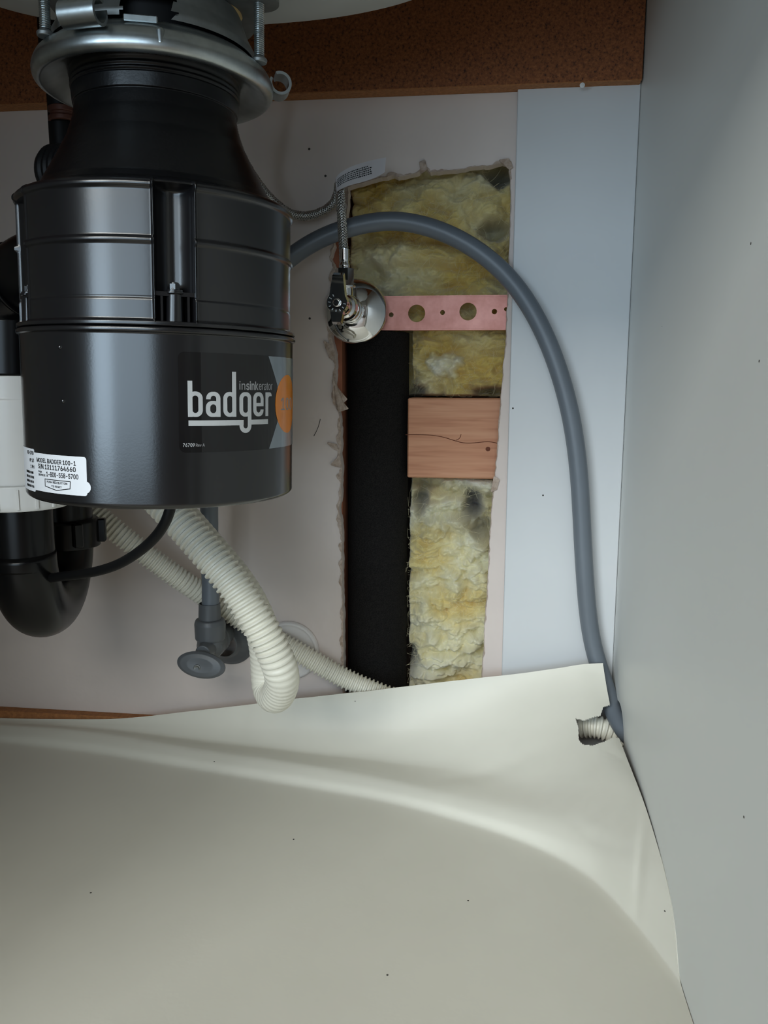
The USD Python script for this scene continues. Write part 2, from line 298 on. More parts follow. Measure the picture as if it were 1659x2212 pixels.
# fibreglass
def insulation(x0, x1, z0, z1, seed, base, amp, pits, nx, nz, lumps, tufts=()):
    g = np.random.default_rng(seed)
    X, Z = np.meshgrid(np.linspace(x0, x1, nx), np.linspace(z0, z1, nz)); P = np.stack([X, np.zeros_like(X), Z], -1)
    wx = X + .010 * (meshkit.fbm(P * 45, 3, seed) - .5); wz = Z + .010 * (meshkit.fbm(P * 45, 3, seed + 9) - .5)
    H = np.zeros_like(X)
    for _ in range(lumps):
        cx, cz = g.uniform(x0, x1), g.uniform(z0, z1); a, b = g.uniform(.022, .050), g.uniform(.012, .026); th = g.normal(0, .9); hgt = g.uniform(.35, 1)
        dx, dz = wx - cx, wz - cz; u, w = dx * np.cos(th) + dz * np.sin(th), -dx * np.sin(th) + dz * np.cos(th)
        H = np.maximum(H, hgt * np.sqrt(np.clip(1 - (u / a) ** 2 - (w / b) ** 2, 0, 1)))
    Wp = np.stack([wx * .9, 0 * wx + seed, wz * 1.15], -1)
    bil = sum(.55 ** o * np.abs(2 * meshkit.noise(Wp * 44 * 1.9 ** o, seed + 40 + o) - 1) for o in range(4))
    H = .55 * H + .62 * (bil - .55) + .22 * (meshkit.fbm(P * 42, 3, seed + 3) - .5) + .07 * (meshkit.fbm(P * np.array([110, 1, 240]), 3, seed + 4) - .5)
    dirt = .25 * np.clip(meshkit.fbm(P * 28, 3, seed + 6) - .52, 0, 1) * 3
    Y = base - amp * H
    for (px, py, rx, rz, dep, dk) in pits:
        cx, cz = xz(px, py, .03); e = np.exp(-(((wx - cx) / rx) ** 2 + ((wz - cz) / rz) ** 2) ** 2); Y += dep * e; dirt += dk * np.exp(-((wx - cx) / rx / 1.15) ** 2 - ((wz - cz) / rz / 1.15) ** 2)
    white = np.zeros_like(X)
    vx_, vz_ = X + .022 * (meshkit.fbm(P * 80, 3, seed + 50) - .5), Z + .022 * (meshkit.fbm(P * 80, 3, seed + 51) - .5)
    for (px, py, rx, rz, hgt) in tufts:
        cx, cz = xz(px, py, .025); e = np.clip(1 - ((vx_ - cx) / rx) ** 2 - ((vz_ - cz) / rz) ** 2, 0, 1) ** .75 * (.6 + .8 * meshkit.fbm(P * 120, 3, seed + 21)); Y -= hgt * e; white = np.maximum(white, np.clip(e * .5, 0, .34) * (hgt > .0125))
    edge = np.minimum(np.minimum(X - x0, x1 - X), np.minimum(Z - z0, z1 - Z)); Y += .03 * np.clip(1 - edge / .003, 0, 1) ** 2
    Y = np.clip(Y, .0150, .1035); Y = np.where((X < PX + PR + .0025) & (Z < .405), np.maximum(Y, .0760), Y)
    return P, Y, np.clip(dirt, 0, 1), meshkit.fbm(P * 22, 3, seed + 7) + white
def ins_mat():
    return usdkit.material(stage, L + 'yellow_fibreglass', {
        'd': ('attribute', {'attribute': 'dirt'}), 'w': ('attribute', {'attribute': 'warm'}), 'g': ('texture_coordinate', {}),
        'n': ('noise_texture', {'scale': 190, 'detail': 6, 'roughness': .7, 'distortion': 1.2}),
        'r': ('rgb_ramp', {'ramp': [(.25, (.72, .52, .15)), (.48, (.78, .65, .31)), (.72, (.84, .79, .56)), (1.0, (.88, .86, .78))]}),
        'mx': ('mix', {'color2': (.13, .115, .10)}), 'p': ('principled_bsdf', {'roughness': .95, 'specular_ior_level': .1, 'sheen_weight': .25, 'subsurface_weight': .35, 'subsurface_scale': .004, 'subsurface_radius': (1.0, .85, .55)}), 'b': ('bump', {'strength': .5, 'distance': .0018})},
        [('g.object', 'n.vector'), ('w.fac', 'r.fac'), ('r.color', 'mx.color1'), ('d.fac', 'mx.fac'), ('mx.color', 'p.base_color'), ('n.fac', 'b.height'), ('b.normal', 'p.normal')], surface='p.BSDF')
M['fibre'] = ins_mat()
def put_insulation(name, label, bounds, seed, base, amp, pits, nx, nz, lumps, warm, tufts=()):
    P, Y, dirt, wm = insulation(*bounds, seed, base, amp, pits, nx, nz, lumps, tufts)
    v = P.reshape(-1, 3).copy(); v[:, 1] = Y.ravel(); f = grid_faces(nz, nx); 
    # closed at the back so that it is a body, not a sheet
    b = v.copy(); b[:, 1] = .1040; k = len(v); fb = grid_faces(nz, nx, flip=True) + k
    idx = np.r_[np.arange(nx), np.arange(1, nz) * nx + nx - 1, (nz - 1) * nx + np.arange(nx - 2, -1, -1), np.arange(nz - 2, 0, -1) * nx]; j = np.roll(idx, -1)
    fs = np.vstack([np.stack([idx, idx + k, j], 1), np.stack([j, idx + k, j + k], 1)])
    bt = thing(name, label, 'insulation', (float(v[:, 0].mean()), .1040, float(v[:, 2].min())))
    m = obj('wool', trimesh.Trimesh(np.vstack([v, b]), np.vstack([f, fb, fs]), process=False), M['fibre'], bt, smooth=True)
    g = UsdGeom.PrimvarsAPI(m)
    two = lambda a: Vt.FloatArray.FromNumpy(np.r_[a.ravel(), a.ravel()].astype(np.float32))
    g.CreatePrimvar('dirt', Sdf.ValueTypeNames.FloatArray, 'vertex').Set(two(dirt)); g.CreatePrimvar('warm', Sdf.ValueTypeNames.FloatArray, 'vertex').Set(two(np.clip(wm + warm, 0, 1)))
    # loose fibres standing off the wool
    gr = np.random.default_rng(seed + 100); n = 2600; pick = gr.integers(0, len(v), n); p0 = v[pick]
    ok = (p0[:, 1] < .085) & (dirt.ravel()[pick] < .3); p0 = p0[ok]; n = len(p0)
    d1 = gr.normal(0, 1, (n, 3)); d1[:, 1] = -np.abs(d1[:, 1]) * .35 - .1; d1 /= np.linalg.norm(d1, axis=1, keepdims=True)
    d2 = gr.normal(0, 1, (n, 3)); d2[:, 1] *= .3; ln_ = gr.uniform(.004, .013, (n, 1)); t = np.linspace(0, 1, 6)[None, :, None]
    pts = p0[:, None] + d1[:, None] * ln_[:, None] * t + d2[:, None] * ln_[:, None] * .45 * t ** 2; pts[..., 1] = np.clip(pts[..., 1], .0136, .1035)
    pts[..., 0] = np.clip(pts[..., 0], v[:, 0].min(), v[:, 0].max()); pts[..., 2] = np.clip(pts[..., 2], v[:, 2].min(), v[:, 2].max())
    cv = UsdGeom.BasisCurves.Define(stage, path_for('loose_fibres', bt)); cv.CreateTypeAttr('linear'); cv.CreateCurveVertexCountsAttr(Vt.IntArray.FromNumpy(np.full(n, 6, np.int32)))
    cv.CreatePointsAttr(Vt.Vec3fArray.FromNumpy((pts.reshape(-1, 3) - ORG[bt.GetPath()]).astype(np.float32))); cv.CreateWidthsAttr(Vt.FloatArray.FromNumpy(np.full(n * 6, .00013, np.float32))); cv.SetWidthsInterpolation('vertex')
    UsdShade.MaterialBindingAPI.Apply(cv.GetPrim()).Bind(M['strand']); tag(cv.GetPrim(), kind='stuff')
M['strand'] = mat('glass_strand', (.84, .76, .50), .7, spec=.2, scale=30, amt=.05)
put_insulation('insulation_batt', 'yellow fibreglass insulation in the wall opening above the wooden block', (-.2565, -.0845, zt + .001, .60), 11, .050, .031, ((1085, 370, .012, .012, .04, .7), (1070, 490, .014, .008, .03, .5), (800, 590, .010, .010, .012, .1), (890, 850, .010, .005, .03, .6), (1060, 850, .014, .005, .03, .3)), 170, 300, 90, -.05, ((955, 790, .019, .013, .016), (1040, 830, .018, .007, .010), (905, 735, .012, .010, .008)))
put_insulation('insulation_batt', 'creamy torn fibreglass insulation below the wooden block', (PX + PR + .001, -.0845, .010, zb - .001), 23, .050, .033, ((908, 1085, .0055, .013, .035, .75), (915, 1045, .016, .007, .012, .45), (1022, 1095, .009, .014, .04, .9), (1045, 1150, .012, .010, .025, .5), (885, 1430, .008, .012, .03, .5)), 140, 300, 75, .14, ((940, 1440, .028, .010, .010), (1000, 1400, .016, .020, .010), (925, 1330, .014, .022, .012), (1000, 1230, .018, .012, .012), (940, 1140, .014, .012, .012)))

# ------------------------------------------------------------------ rail under the countertop
rz = .6026
rail = thing('nailer_rail', 'brown particle board rail along the top of the back wall', 'rail', (-.46, 0, rz))
obj('board', box(XL + .001, -.0012, -.0172, -.0002, rz + .0002, .7995, .0004), M['particle'], rail, False)
obj('edge', box(XL + .0012, -.0016, -.0168, -.0006, rz - .0006, rz + .0004), M['particle_edge'], rail, False, label='paler raw lower edge')
c = at(1258, 184, -.0176); s = trimesh.creation.icosphere(1, .0022); s.vertices[:, 1] *= .2; s.apply_translation(c); obj('paint_fleck', s, M['pvc_white'], rail)
obj('base_cleat', box(XL + .001, fx - .001, -.0115, -.0002, -.0006, .0195, .0006), M['particle_edge'], label='thin raw brown cleat along the foot of the back wall', cat='cleat')

# ------------------------------------------------------------------ the sink above
sx, sy, sa_, sb_, sz0 = -.300, -.285, .215, .165, .588
def bowl(off):
    a = np.linspace(0, 2 * PI, 160, endpoint=False); prof = []
    R = .085
    for t in np.linspace(0, 1, 12): prof.append((t * .999 + .001, None, 0))
    rows = []
    def se(ax, by, e=2.6): return np.stack([ax * np.sign(np.cos(a)) * np.abs(np.cos(a)) ** (2 / e), by * np.sign(np.sin(a)) * np.abs(np.sin(a)) ** (2 / e)], 1)
    for t in np.linspace(.02, 1, 14): rows.append((se((sa_ - R) * t, (sb_ - R) * t), sz0 + off))
    for th in np.linspace(0, PI / 2, 20)[1:]: rows.append((se(sa_ - R + (R - off) * np.sin(th), sb_ - R + (R - off) * np.sin(th)), sz0 + R - (R - off) * np.cos(th)))
    rows.append((se(sa_ - off, sb_ - off), .799))
    v = np.vstack([np.c_[xy + [sx, sy], np.full(160, z)] for xy, z in rows]); return trimesh.Trimesh(v, grid_faces(len(rows), 160, True, flip=True), process=False)
o_, i_ = bowl(0), bowl(.004); i_.invert()
obj('sink_bowl', cat_([o_, i_]), M['enamel_sink'], smooth=50, label='grey white underside of the sink bowl', cat='sink')

# ------------------------------------------------------------------ the disposer (its own frame, leaning one degree)
BASE = np.array([-.322, -.271, .2855])
def disp_xform(name, label, cat):
    x = UsdGeom.Xform.Define(stage, path_for(name, None)); x.AddTranslateOp().Set(Gf.Vec3d(*BASE)); x.AddRotateYOp().Set(1.0)
    return tag(x.GetPrim(), label, cat)
D = disp_xform('garbage_disposal', 'large black garbage disposal hanging under the sink', 'garbage disposal')
def dl(name, mesh, mt, parent=D, smooth=30, label=None, **k): return obj(name, mesh, M[mt] if isinstance(mt, str) else mt, parent, smooth, label, local=True, **k)
Rb = .0795
body = lathe(roundp([(.0005, .0015), (.070, .0012), (.0765, 0), (Rb, .0022), (Rb, .0928), (.0812, .0934), (.0812, .0958), (.0780, .0962)], .0012), 220)
mb = dl('motor_housing', body, 'black_enamel')
for px, py in ((-.0145, .0846),):
    pass
def on_cyl(u, z, th0, R=Rb): a = np.radians(th0) + np.asarray(u) / R; return np.stack([R * np.cos(a), R * np.sin(a), np.broadcast_to(z, np.shape(a))], -1)
for th, z in ((-108.4, .0847), (-107.8, .0567)):
    a = np.radians(th); s = trimesh.creation.icosphere(2, .0014); s.apply_translation([(Rb - .0004) * np.cos(a), (Rb - .0004) * np.sin(a), z]); dl('dimple', s, 'black_enamel')
# upper shell: panels framed by raised ribs, upright flutes between them
nth, nz_ = 900, 150
TH = np.linspace(-PI, PI, nth, endpoint=False); ZZ = np.linspace(.0972, .1700, nz_)
Tg, Zg = np.meshgrid(TH, ZZ, indexing='xy')
def bumpf(x, w, s): return 1 / (1 + np.exp((np.abs(x) - w) / s))
Rg = np.full_like(Tg, .0778)
for z, w in ((.1393, .0014), (.1105, .0004), (.0985, .0008)):
    Rg += (.0014 if z != .1105 else -.0004) * bumpf(Zg - z, w, .00022)
Rg += .0017 * bumpf(Zg - .1690, .0040, .00025)
Rg += np.where((Zg < .1105), .0003, 0)
FL = [-62.6, -138.0, 9.4 + 75, 165.0]
for c in FL:
    half = 7.55 if c != -138.0 else 8.2
    d = (np.degrees(Tg) - c + 180) % 360 - 180
    inside = bumpf(d, half - .45, .16)
    fl = np.clip(1 - (d / half) ** 2, 0, 1)
    low = np.where(Zg < .1140, 1.0, 0.0)
    zfade = bumpf(Zg - .134, .0330 if c != -138.0 else .0300, .0005) * (1 - low) + low
    depth = (.0105 if c != -138.0 else .0055) * fl ** .62
    rim = .0022 * np.exp(-((np.abs(d) - half) / .42) ** 2)
    Rg = np.where(np.abs(d) < half - .3, np.where(Zg > .1640 if c == -138.0 else Zg > .1672, Rg, .0786 - depth * zfade), Rg) + (.4 if c == -138.0 else 1.) * rim * bumpf(Zg - .134, .0365, .0004)
top_round = np.clip((Zg - .1668) / .0032, 0, 1); Rg -= .0030 * top_round ** 2
sh = np.stack([Rg * np.cos(Tg), Rg * np.sin(Tg), Zg], -1).reshape(-1, 3)
us = dl('upper_shell', trimesh.Trimesh(sh, grid_faces(nz_, nth, True), process=False), 'black_plastic', smooth=True)
dl('seam_band', lathe(roundp([(.0775, .0962), (.0808, .0966), (.0808, .0988), (.0778, .0992)], .0006), 200), 'black_plastic')
dl('seam_groove', lathe([(.0772, .0950), (.0772, .0975)], 120), 'black_rubber')
# boss with screw at the foot of each visible flute
for c in FL[:2]:
    a = np.radians(c); R0 = .0745; bx, by = R0 * np.cos(a), R0 * np.sin(a)
    bo = dl('screw_boss', lathe(roundp([(.0046, .0972), (.0042, .1128), (.0052, .1132), (.0052, .1142), (.0005, .1142)], .0003), 28, (bx, by, 0)), 'black_plastic')
    dl('boss_shelf', cat_([(lambda t: (t.apply_transform(trimesh.transformations.rotation_matrix(a, [0, 0, 1])), t)[1])(trimesh.creation.box(bounds=[[.066, -.0098, .1118], [.0775, .0098, .1140]]))]), 'black_plastic', bo)
    dl('screw', cat_([lathe(roundp([(.0043, .1142), (.0043, .1152), (.0026, .1154), (.0024, .1190), (.0003, .1192)], .0002), 24, (bx, by, 0)), hexnut(.0029, .1153, .1182, (bx, by, 0))]), 'black_plastic', bo)
    for k in (-1, 1):
        t = trimesh.creation.box(bounds=[[.070, -.0006, .0975], [.0775, .0006, .1120]]); t.apply_translation([0, k * .0068, 0]); t.apply_transform(trimesh.transformations.rotation_matrix(a, [0, 0, 1])); dl('web', t, 'black_plastic', bo)
# shoulder and neck
neck = lathe(roundp([(.0765, .1692), (.0755, .1702), (.0700, .1722), (.0655, .1765), (.0630, .1812), (.0565, .1925), (.0505, .2040), (.0468, .2150), (.0456, .2225), (.0466, .2228), (.0472, .2300), (.0468, .2306), (.0480, .2318), (.0468, .2330), (.0480, .2345), (.0468, .2358), (.0482, .2375), (.0482, .2430), (.040, .2440)], .0009), 160)
dl('neck', neck, 'neck_black', smooth=25)
# dishwasher inlet behind the left of the neck
inl = lathe(roundp([(.0005, .0845), (.0150, .0840), (.0172, .0800)] + [(.0172 - .0012 * (k % 2), .0790 - k * .0022) for k in range(12)] + [(.0155, .040)], .0005), 40, axis='x-')
inl.apply_transform(trimesh.transformations.rotation_matrix(np.radians(-18), [0, 0, 1])); inl.apply_translation([.0, .0, .1960])
dl('dishwasher_inlet', inl, 'black_rubber', label='ribbed black capped inlet stub behind the neck')
# lower mounting ring with rolled ears
VIEW = -67.9
ringm = lathe(roundp([(.0480, .2400), (.0530, .2385), (.0590, .2345), (.0640, .2325), (.0672, .2350), (.0676, .2395), (.0652, .2450), (.0600, .2480), (.0560, .2520), (.0500, .2520), (.0480, .2400)], .0022, 5), 200)
mr = dl('mounting_ring', ringm, 'zinc')
for da in (-29.5, 89, 209):
    a = np.radians(VIEW + da); t = np.linspace(.35 * PI, 2.15 * PI, 40)
    ro, ri = .0066, .0050
    prof = sg.Polygon(np.vstack([np.c_[ro * np.cos(t), ro * np.sin(t)], np.c_[ri * np.cos(t[::-1]), ri * np.sin(t[::-1])]]))
    el = .0205 if da < 0 else .013; e = trimesh.creation.extrude_polygon(prof, el, engine='earcut'); e.apply_translation([0, 0, -el / 2])
    v = e.vertices; e.vertices = np.stack([-v[:, 0], v[:, 2], v[:, 1]], 1); e.invert() if e.volume < 0 else None
    e.apply_translation([.0715, 0, .2480 if da < 0 else .2450]); e.apply_transform(trimesh.transformations.rotation_matrix(a, [0, 0, 1])); dl('rolled_ear', e, 'zinc', mr, smooth=40)
for da in (2.0,):
    a = np.radians(VIEW + da); s = trimesh.creation.capsule(.0050, .0022, count=[14, 14]); s.apply_translation([.0655, 0, .2405]); s.apply_transform(trimesh.transformations.rotation_matrix(a, [0, 0, 1])); dl('locking_tab', s, 'zinc', mr)
a = np.radians(VIEW - 7); s = box(-.0006, .0012, -.0085, .0085, -.0012, .0022, .0005); s.apply_translation([.0600, 0, .2495]); s.apply_transform(trimesh.transformations.rotation_matrix(a, [0, 0, 1])); dl('ramp_tab', s, 'zinc', mr)
# power cord
cp = [at(372, 1060, -.285), at(366, 1105, -.285), at(345, 1148, -.28), at(305, 1188, -.272), at(255, 1219, -.262), at(200, 1236, -.25), at(120, 1247, -.225), at(40, 1262, -.18), at(-40, 1268, -.13), np.array([-.66, -.07, .135]), np.array([-.74, -.03, .15]), np.array([-.79, -.0045, .16])]
def to_local(p):
    t = np.radians(1.0); R = np.array([[np.cos(t), 0, np.sin(t)], [0, 1, 0], [-np.sin(t), 0, np.cos(t)]]); return (np.asarray(p) - BASE) @ R
cp[0][2] = BASE[2] + .002
dl('power_cord', tube([to_local(p) for p in cp], .0033, 20, .004), 'black_rubber', smooth=True, label='black power cord looping from under the motor')
dl('cord_clamp', lathe(roundp([(.0003, -.012), (.0045, -.012), (.0055, -.0085), (.0055, .0012)], .001), 20, to_local(at(262, 1095, -.20)) * [1, 1, 0]), 'black_rubber')

# ---- printed labels wrapped round the motor housing
def wrap(m, th0, R):
    if len(m.faces) and np.max(np.ptp(m.vertices[m.faces][:, :, 0], axis=1)) > .004:
        v, f = trimesh.remesh.subdivide_to_size(m.vertices, m.faces, .0045, max_iter=12); m = trimesh.Trimesh(v, f, process=False)
    v = m.vertices; a = np.radians(th0) + v[:, 0] / R; r = R + v[:, 2]
    return trimesh.Trimesh(np.stack([r * np.cos(a), r * np.sin(a), v[:, 1]], 1), m.faces, process=False)
def flat(poly, d=.0001):
    return cat_([trimesh.creation.extrude_polygon(g, d, engine='earcut') for g in getattr(poly, 'geoms', [poly]) if g.geom_type == 'Polygon' and g.area > 1e-10])
def strips(poly, w=.003):
    x0, _, x1, _ = poly.bounds; return sg.MultiPolygon([g for k in np.arange(x0, x1, w) for h in [poly.intersection(sg.box(k, -1, k + w, 1))] for g in getattr(h, 'geoms', [h]) if g.geom_type == 'Polygon' and g.area > 1e-10])
def rr(x0, x1, y0, y1, r):
    r = min(r, (x1 - x0) / 2 - 1e-6, (y1 - y0) / 2 - 1e-6); return sg.box(x0 + r, y0 + r, x1 - r, y1 - r).buffer(r, 10)
def text(s, x, y, cap, width=None, bold=False):
    m = meshkit.text_mesh(s, cap, .00008, bold); v = m.vertices; x0, x1 = v[:, 0].min(), v[:, 0].max()
    m.vertices[:, 0] = (v[:, 0] - x0) * ((width / (x1 - x0)) if width else 1) + x; m.vertices[:, 1] += y; return m
T1, RL = -62.2, Rb + .0001
stick = rr(0, .112, .0309, .0837, .0035)
st = dl('brand_label', wrap(flat(strips(stick), .00012), T1, RL), 'label_black', smooth=False, label='glossy black label with silver lettering and an orange disc')
RP = RL + .00014
bw = .0024; xb, xh = .0498, .0632
def bowl2(x0, x1, y0=xb, y1=xh): return rr(x0, x1, y0, y1, .0036).difference(rr(x0 + bw, x1 - bw, y0 + .0021, y1 - .0021, .0022))
let = [sg.box(.0048, xb, .0073, .0688).union(bowl2(.0048, .0128)),
       unary_union([sg.box(.0204, xb, .0228, .0595), rr(.0147, .0228, .052, xh, .0036).difference(rr(.0172, .0204, .050, xh - .0021, .0020)).intersection(sg.box(.0147, .0592, .0228, .07)), rr(.0145, .0228, xb, .0583, .0034).difference(rr(.0169, .0204, .0518, .0565, .0018))]),
       sg.box(.0300, xb, .0325, .0741).union(bowl2(.0245, .0325)),
       unary_union([bowl2(.0347, .0430), sg.box(.0405, .0445, .0430, .0600), rr(.0347, .0430, .0408, .0530, .0040).difference(rr(.0373, .0405, .0433, .056, .0016)).intersection(sg.box(.034, .04, .0431, .0480))]),
       bowl2(.0445, .0528).union(sg.box(.0450, .0554, .0523, .0573)).difference(sg.box(.0500, .0536, .0535, .0554)),
       sg.box(.0547, xb, .0571, xh).union(rr(.0551, .0605, .0592, xh, .002).difference(rr(.0571, .063, .057, xh - .0022, .0016)).difference(sg.box(.059, .055, .07, .0598)))]
for n_, g in zip('badger', let): dl('letter', wrap(flat(strips(g)), T1, RP), 'silver_print', st, False)
dl('underline', wrap(flat(strips(sg.box(.0050, .0451, .0374, .0480).union(sg.box(.0429, .0453, .0569, .0480)))), T1, RP), 'silver_print', st, False)
dl('lettering', wrap(text('in', .0347, .0646, .0044, .0040), T1, RP), 'dim_print', st, False)
dl('lettering', wrap(text('sink', .0394, .0646, .0044, .0090, True), T1, RP), 'dim_print', st, False)
dl('lettering', wrap(text('erator', .0490, .0646, .0044, .0124), T1, RP), 'dim_print', st, False)
dl('lettering', wrap(text('76709', .0019, .0340, .0018, .0063, True), T1, RP), 'silver_print', st, False)
dl('lettering', wrap(text('Rev A', .0088, .0340, .0016, .0048), T1, RP), 'dim_print', st, False)
chev = sg.Polygon([(.0575, .0835), (.0673, .0667), (.0673, .0466), (.0581, .0311), (.1105, .0311), (.1105, .0835)])
dl('chevron', wrap(flat(strips(chev)), T1, RP), 'chevron', st, False)
dl('disc', wrap(flat(strips(sg.Point(.0818, .0563).buffer(.0172, 32))), T1, RP + .0001), 'orange', st, False)
dl('lettering', wrap(text('100', .0716, .0528, .0072, .0205), T1, RP + .00022), 'greyink', st, False)
T2 = -129.09
sv = rr(.0010, .0435, .0068, .0277, .0016).union(sg.Point(.0424, .0115).buffer(.0033, 16)).union(sg.box(.0009, .0068, .01, .0277))
sl = dl('service_label', wrap(flat(strips(sv), .00012), T2, RL), 'paper', smooth=False, label='white service label low on the motor')
for s_, x, y, c_, w, b in (('MODEL BADGER 100-1', .0043, .0228, .0023, .0327, True), ('S/N 13111764660', .0057, .0194, .0025, .0311, True), ('1-800-558-5700', .0141, .0156, .0025, .0242, True), ('FOR', .0059, .0171, .0010, .0036, True), ('SERVICE', .0057, .0154, .0010, .0074, True), ('PUSH RED BUTTON', .0143, .0121, .0011, .0164, True), ('TO RESET', .0183, .0100, .0010, .0082, True)):
    dl('lettering', wrap(text(s_, x, y, c_, w, b), T2, RP), 'ink', sl, False)
pent = sg.Polygon([(.0123, .0142), (.0331, .0142), (.0327, .0099), (.0225, .0083), (.0123, .0099)])
dl('outline', wrap(flat(strips(pent.difference(pent.buffer(-.0004)))), T2, RP), 'ink', sl, False)
rp = dl('rating_label', wrap(flat(strips(rr(-.034, .0010, .0056, .0295, .0012)), .00012), T2, RL), 'paper', smooth=False, label='white rating label at the left edge of the motor')
for k, (s_, x, y, c_, w, b) in enumerate((('00-0700', -.0100, .0262, .0020, .0104, True), ('HP 1/3', -.0062, .0222, .0018, .0066, True), ('1 PH', -.0050, .0186, .0018, .0054, True))):
    dl('lettering', wrap(text(s_, x, y, c_, w, b), T2, RP), 'ink', rp, False)
for k in range(4):   # lines of print too small to read
    y = .0155 - .0026 * k; bars = unary_union([sg.box(x, y, x + w_, y + .0013) for x, w_ in zip(np.arange(-.014, -.0008, .0020), rng.uniform(.0010, .0018, 9))]); dl('print_line', wrap(flat(bars), T2, RP), 'ink', rp, False)

# ------------------------------------------------------------------ sink flange and hanging hardware above the disposer
H = disp_xform('sink_flange', 'metal mounting flange with threaded screws between the sink and the disposal', 'sink flange')
def hl(name, mesh, mt, parent=H, smooth=30, label=None): return obj(name, mesh, M[mt], parent, smooth, label, local=True)
cone = lathe(roundp([(.0570, .2528), (.0575, .2560), (.0530, .2640), (.0500, .2720), (.0490, .2760)], .001), 180)
f = cone.faces; ctr = cone.vertices[f].mean(1); ang = (np.degrees(np.arctan2(ctr[:, 1], ctr[:, 0])) - VIEW + 180) % 360 - 180
w = (np.abs(ang + 3.5 + 1.5 * np.sin(ctr[:, 2] * 900)) < 13.5) & (ctr[:, 2] < .2645)
cone.update_faces(~w)
hl('upper_ring', cone, 'zinc_dull', smooth=True)
hl('gasket', lathe(roundp([(.0440, .2530), (.0455, .2530), (.0455, .2740), (.0440, .2740)], .0006), 90), 'black_rubber')
hl('sleeve', lathe(roundp([(.0472, .2765), (.0472, .3010), (.0440, .3015)], .0008), 120), 'brass', label='tan drain sleeve')
pl = unary_union([sg.Point(0, 0).buffer(.058, 48)] + [sg.LineString([(0, 0), (.0640 * np.cos(np.radians(VIEW + d)), .0640 * np.sin(np.radians(VIEW + d)))]).buffer(.0115, 12) for d in (60, -60, 180)]).difference(sg.Point(0, 0).buffer(.0475, 48))
pm = trimesh.creation.extrude_polygon(pl, .0125, engine='earcut'); pm.apply_translation([0, 0, .2765])
hl('support_plate', pm, 'zinc_dull', smooth=40)
for d in (60, -60, 180):
    a = np.radians(VIEW + d); x, y = .0645 * np.cos(a), .0645 * np.sin(a)
    hl('mounting_screw', tube([(x, y, .2470), (x, y, .258), (x, y, .272), (x, y, .2765)], lambda s: .0026 + .00035 * np.sin(2 * PI * s / .0011), 18, .00018), 'zinc', smooth=False)
    hl('screw_foot', lathe(roundp([(.0003, .2452), (.0042, .2455), (.0046, .2475), (.0026, .2490)], .0005), 20, (x, y, 0)), 'zinc_dull')
hl('putty_bead', tube([(.0475 * np.cos(t), .0475 * np.sin(t), .2770 - .004 * math.sin(3 * t)) for t in np.radians(VIEW + np.linspace(35, 75, 9))], .0028, 12, .002), 'putty')

# ------------------------------------------------------------------ discharge tube, tee and trap on the left
tx, ty = -.4505, -.2200
trap = thing('drain_trap', 'black plastic drain trap with white slip joint left of the disposal', 'drain trap', (tx, ty, at(60, 1385, -.2)[2]))
PRr = .0222
zj = at(40, 1105, ty - .02)[2]; zU = at(100, 1385, -.19)[2] + PRr; zs = at(60, 1242, ty - .02)[2]
rx, ry = at(140, 1150, -.115)[0], -.115
mid = (np.array([tx, ty]) + [rx, ry]) / 2; half = np.array([rx - tx, ry - ty]) / 2; Ru = np.linalg.norm(half); hd = half / Ru
zc = zU + Ru
up = [(tx, ty, zj + .03), (tx, ty, zs)]
bend = [np.r_[mid - hd * Ru * math.cos(t), zc - Ru * math.sin(t)] for t in np.linspace(0, PI, 15)]
obj('tailpiece', tube([(tx, ty, zj + .06), (tx, ty, (zj + zs) / 2), (tx, ty, zs)], PRr, 40, .006), M['black_abs'], trap, True)
obj('trap_bend', tube([np.array([tx, ty, zs + .0005]), np.array([tx, ty, (zs + zc) / 2 + .001])] * int(zs > zc + .01) + bend + [np.array([rx, ry, zc + .02]), np.array([rx, ry, zc + .045])], PRr + .0008, 40, .004), M['black_abs'], trap, True)
zn = at(160, 1190, ry - .02)[2]; zn1 = at(160, 1128, ry - .02)[2]
nut = cat_([lathe(roundp([(PRr, zn), (.0285, zn), (.0285, zn1 - .002), (.0265, zn1), (PRr, zn1)], .001), 48, (rx, ry, 0))] + [(lambda t: (t.apply_transform(trimesh.transformations.rotation_matrix(k * PI / 3 + .3, [0, 0, 1])), t.apply_translation([rx, ry, 0]), t)[2])(box(.026, .0335, -.004, .004, zn + .003, zn1 - .001, .0012)) for k in range(6)])
obj('wing_nut', nut, M['black_abs'], trap, 30, label='black winged slip nut on the rear leg')
obj('trap_arm', tube([(rx, ry, zn1 - .03), (rx, ry, zn1 + .02), (rx, ry, zn1 + .06), (rx - .004, ry + .012, zn1 + .085), (rx - .006, ry + .05, zn1 + .10), (rx - .006, ry + .111, zn1 + .10)], PRr - .001, 36, .005), M['black_abs'], trap, True)
zw0, zw1, zw2 = at(40, 1108, ty - .03)[2], at(40, 1052, ty - .03)[2], at(20, 812, ty - .02)[2]
obj('slip_nut', cat_([lathe(roundp([(PRr, zw0 + .001), (.0335, zw0), (.0345, zw0 + .003), (.0345, zw1), (PRr, zw1)], .0012), 56, (tx, ty, 0))] + [(lambda t: (t.apply_transform(trimesh.transformations.rotation_matrix(k * PI / 9, [0, 0, 1])), t.apply_translation([tx, ty, 0]), t)[2])(box(.033, .0356, -.0008, .0008, zw0 + .002, zw1 - .002)) for k in range(18)]), M['pvc_white'], trap, 35, label='white ribbed slip nut')
obj('coupling', lathe(roundp([(PRr, zw1 - .001), (.0315, zw1), (.0325, zw2 - .016), (.0312, zw2 - .015), (.0312, zw2), (PRr, zw2)], .0012), 56, (tx, ty, 0)), M['pvc_white'], trap, 35, label='white plastic coupling')
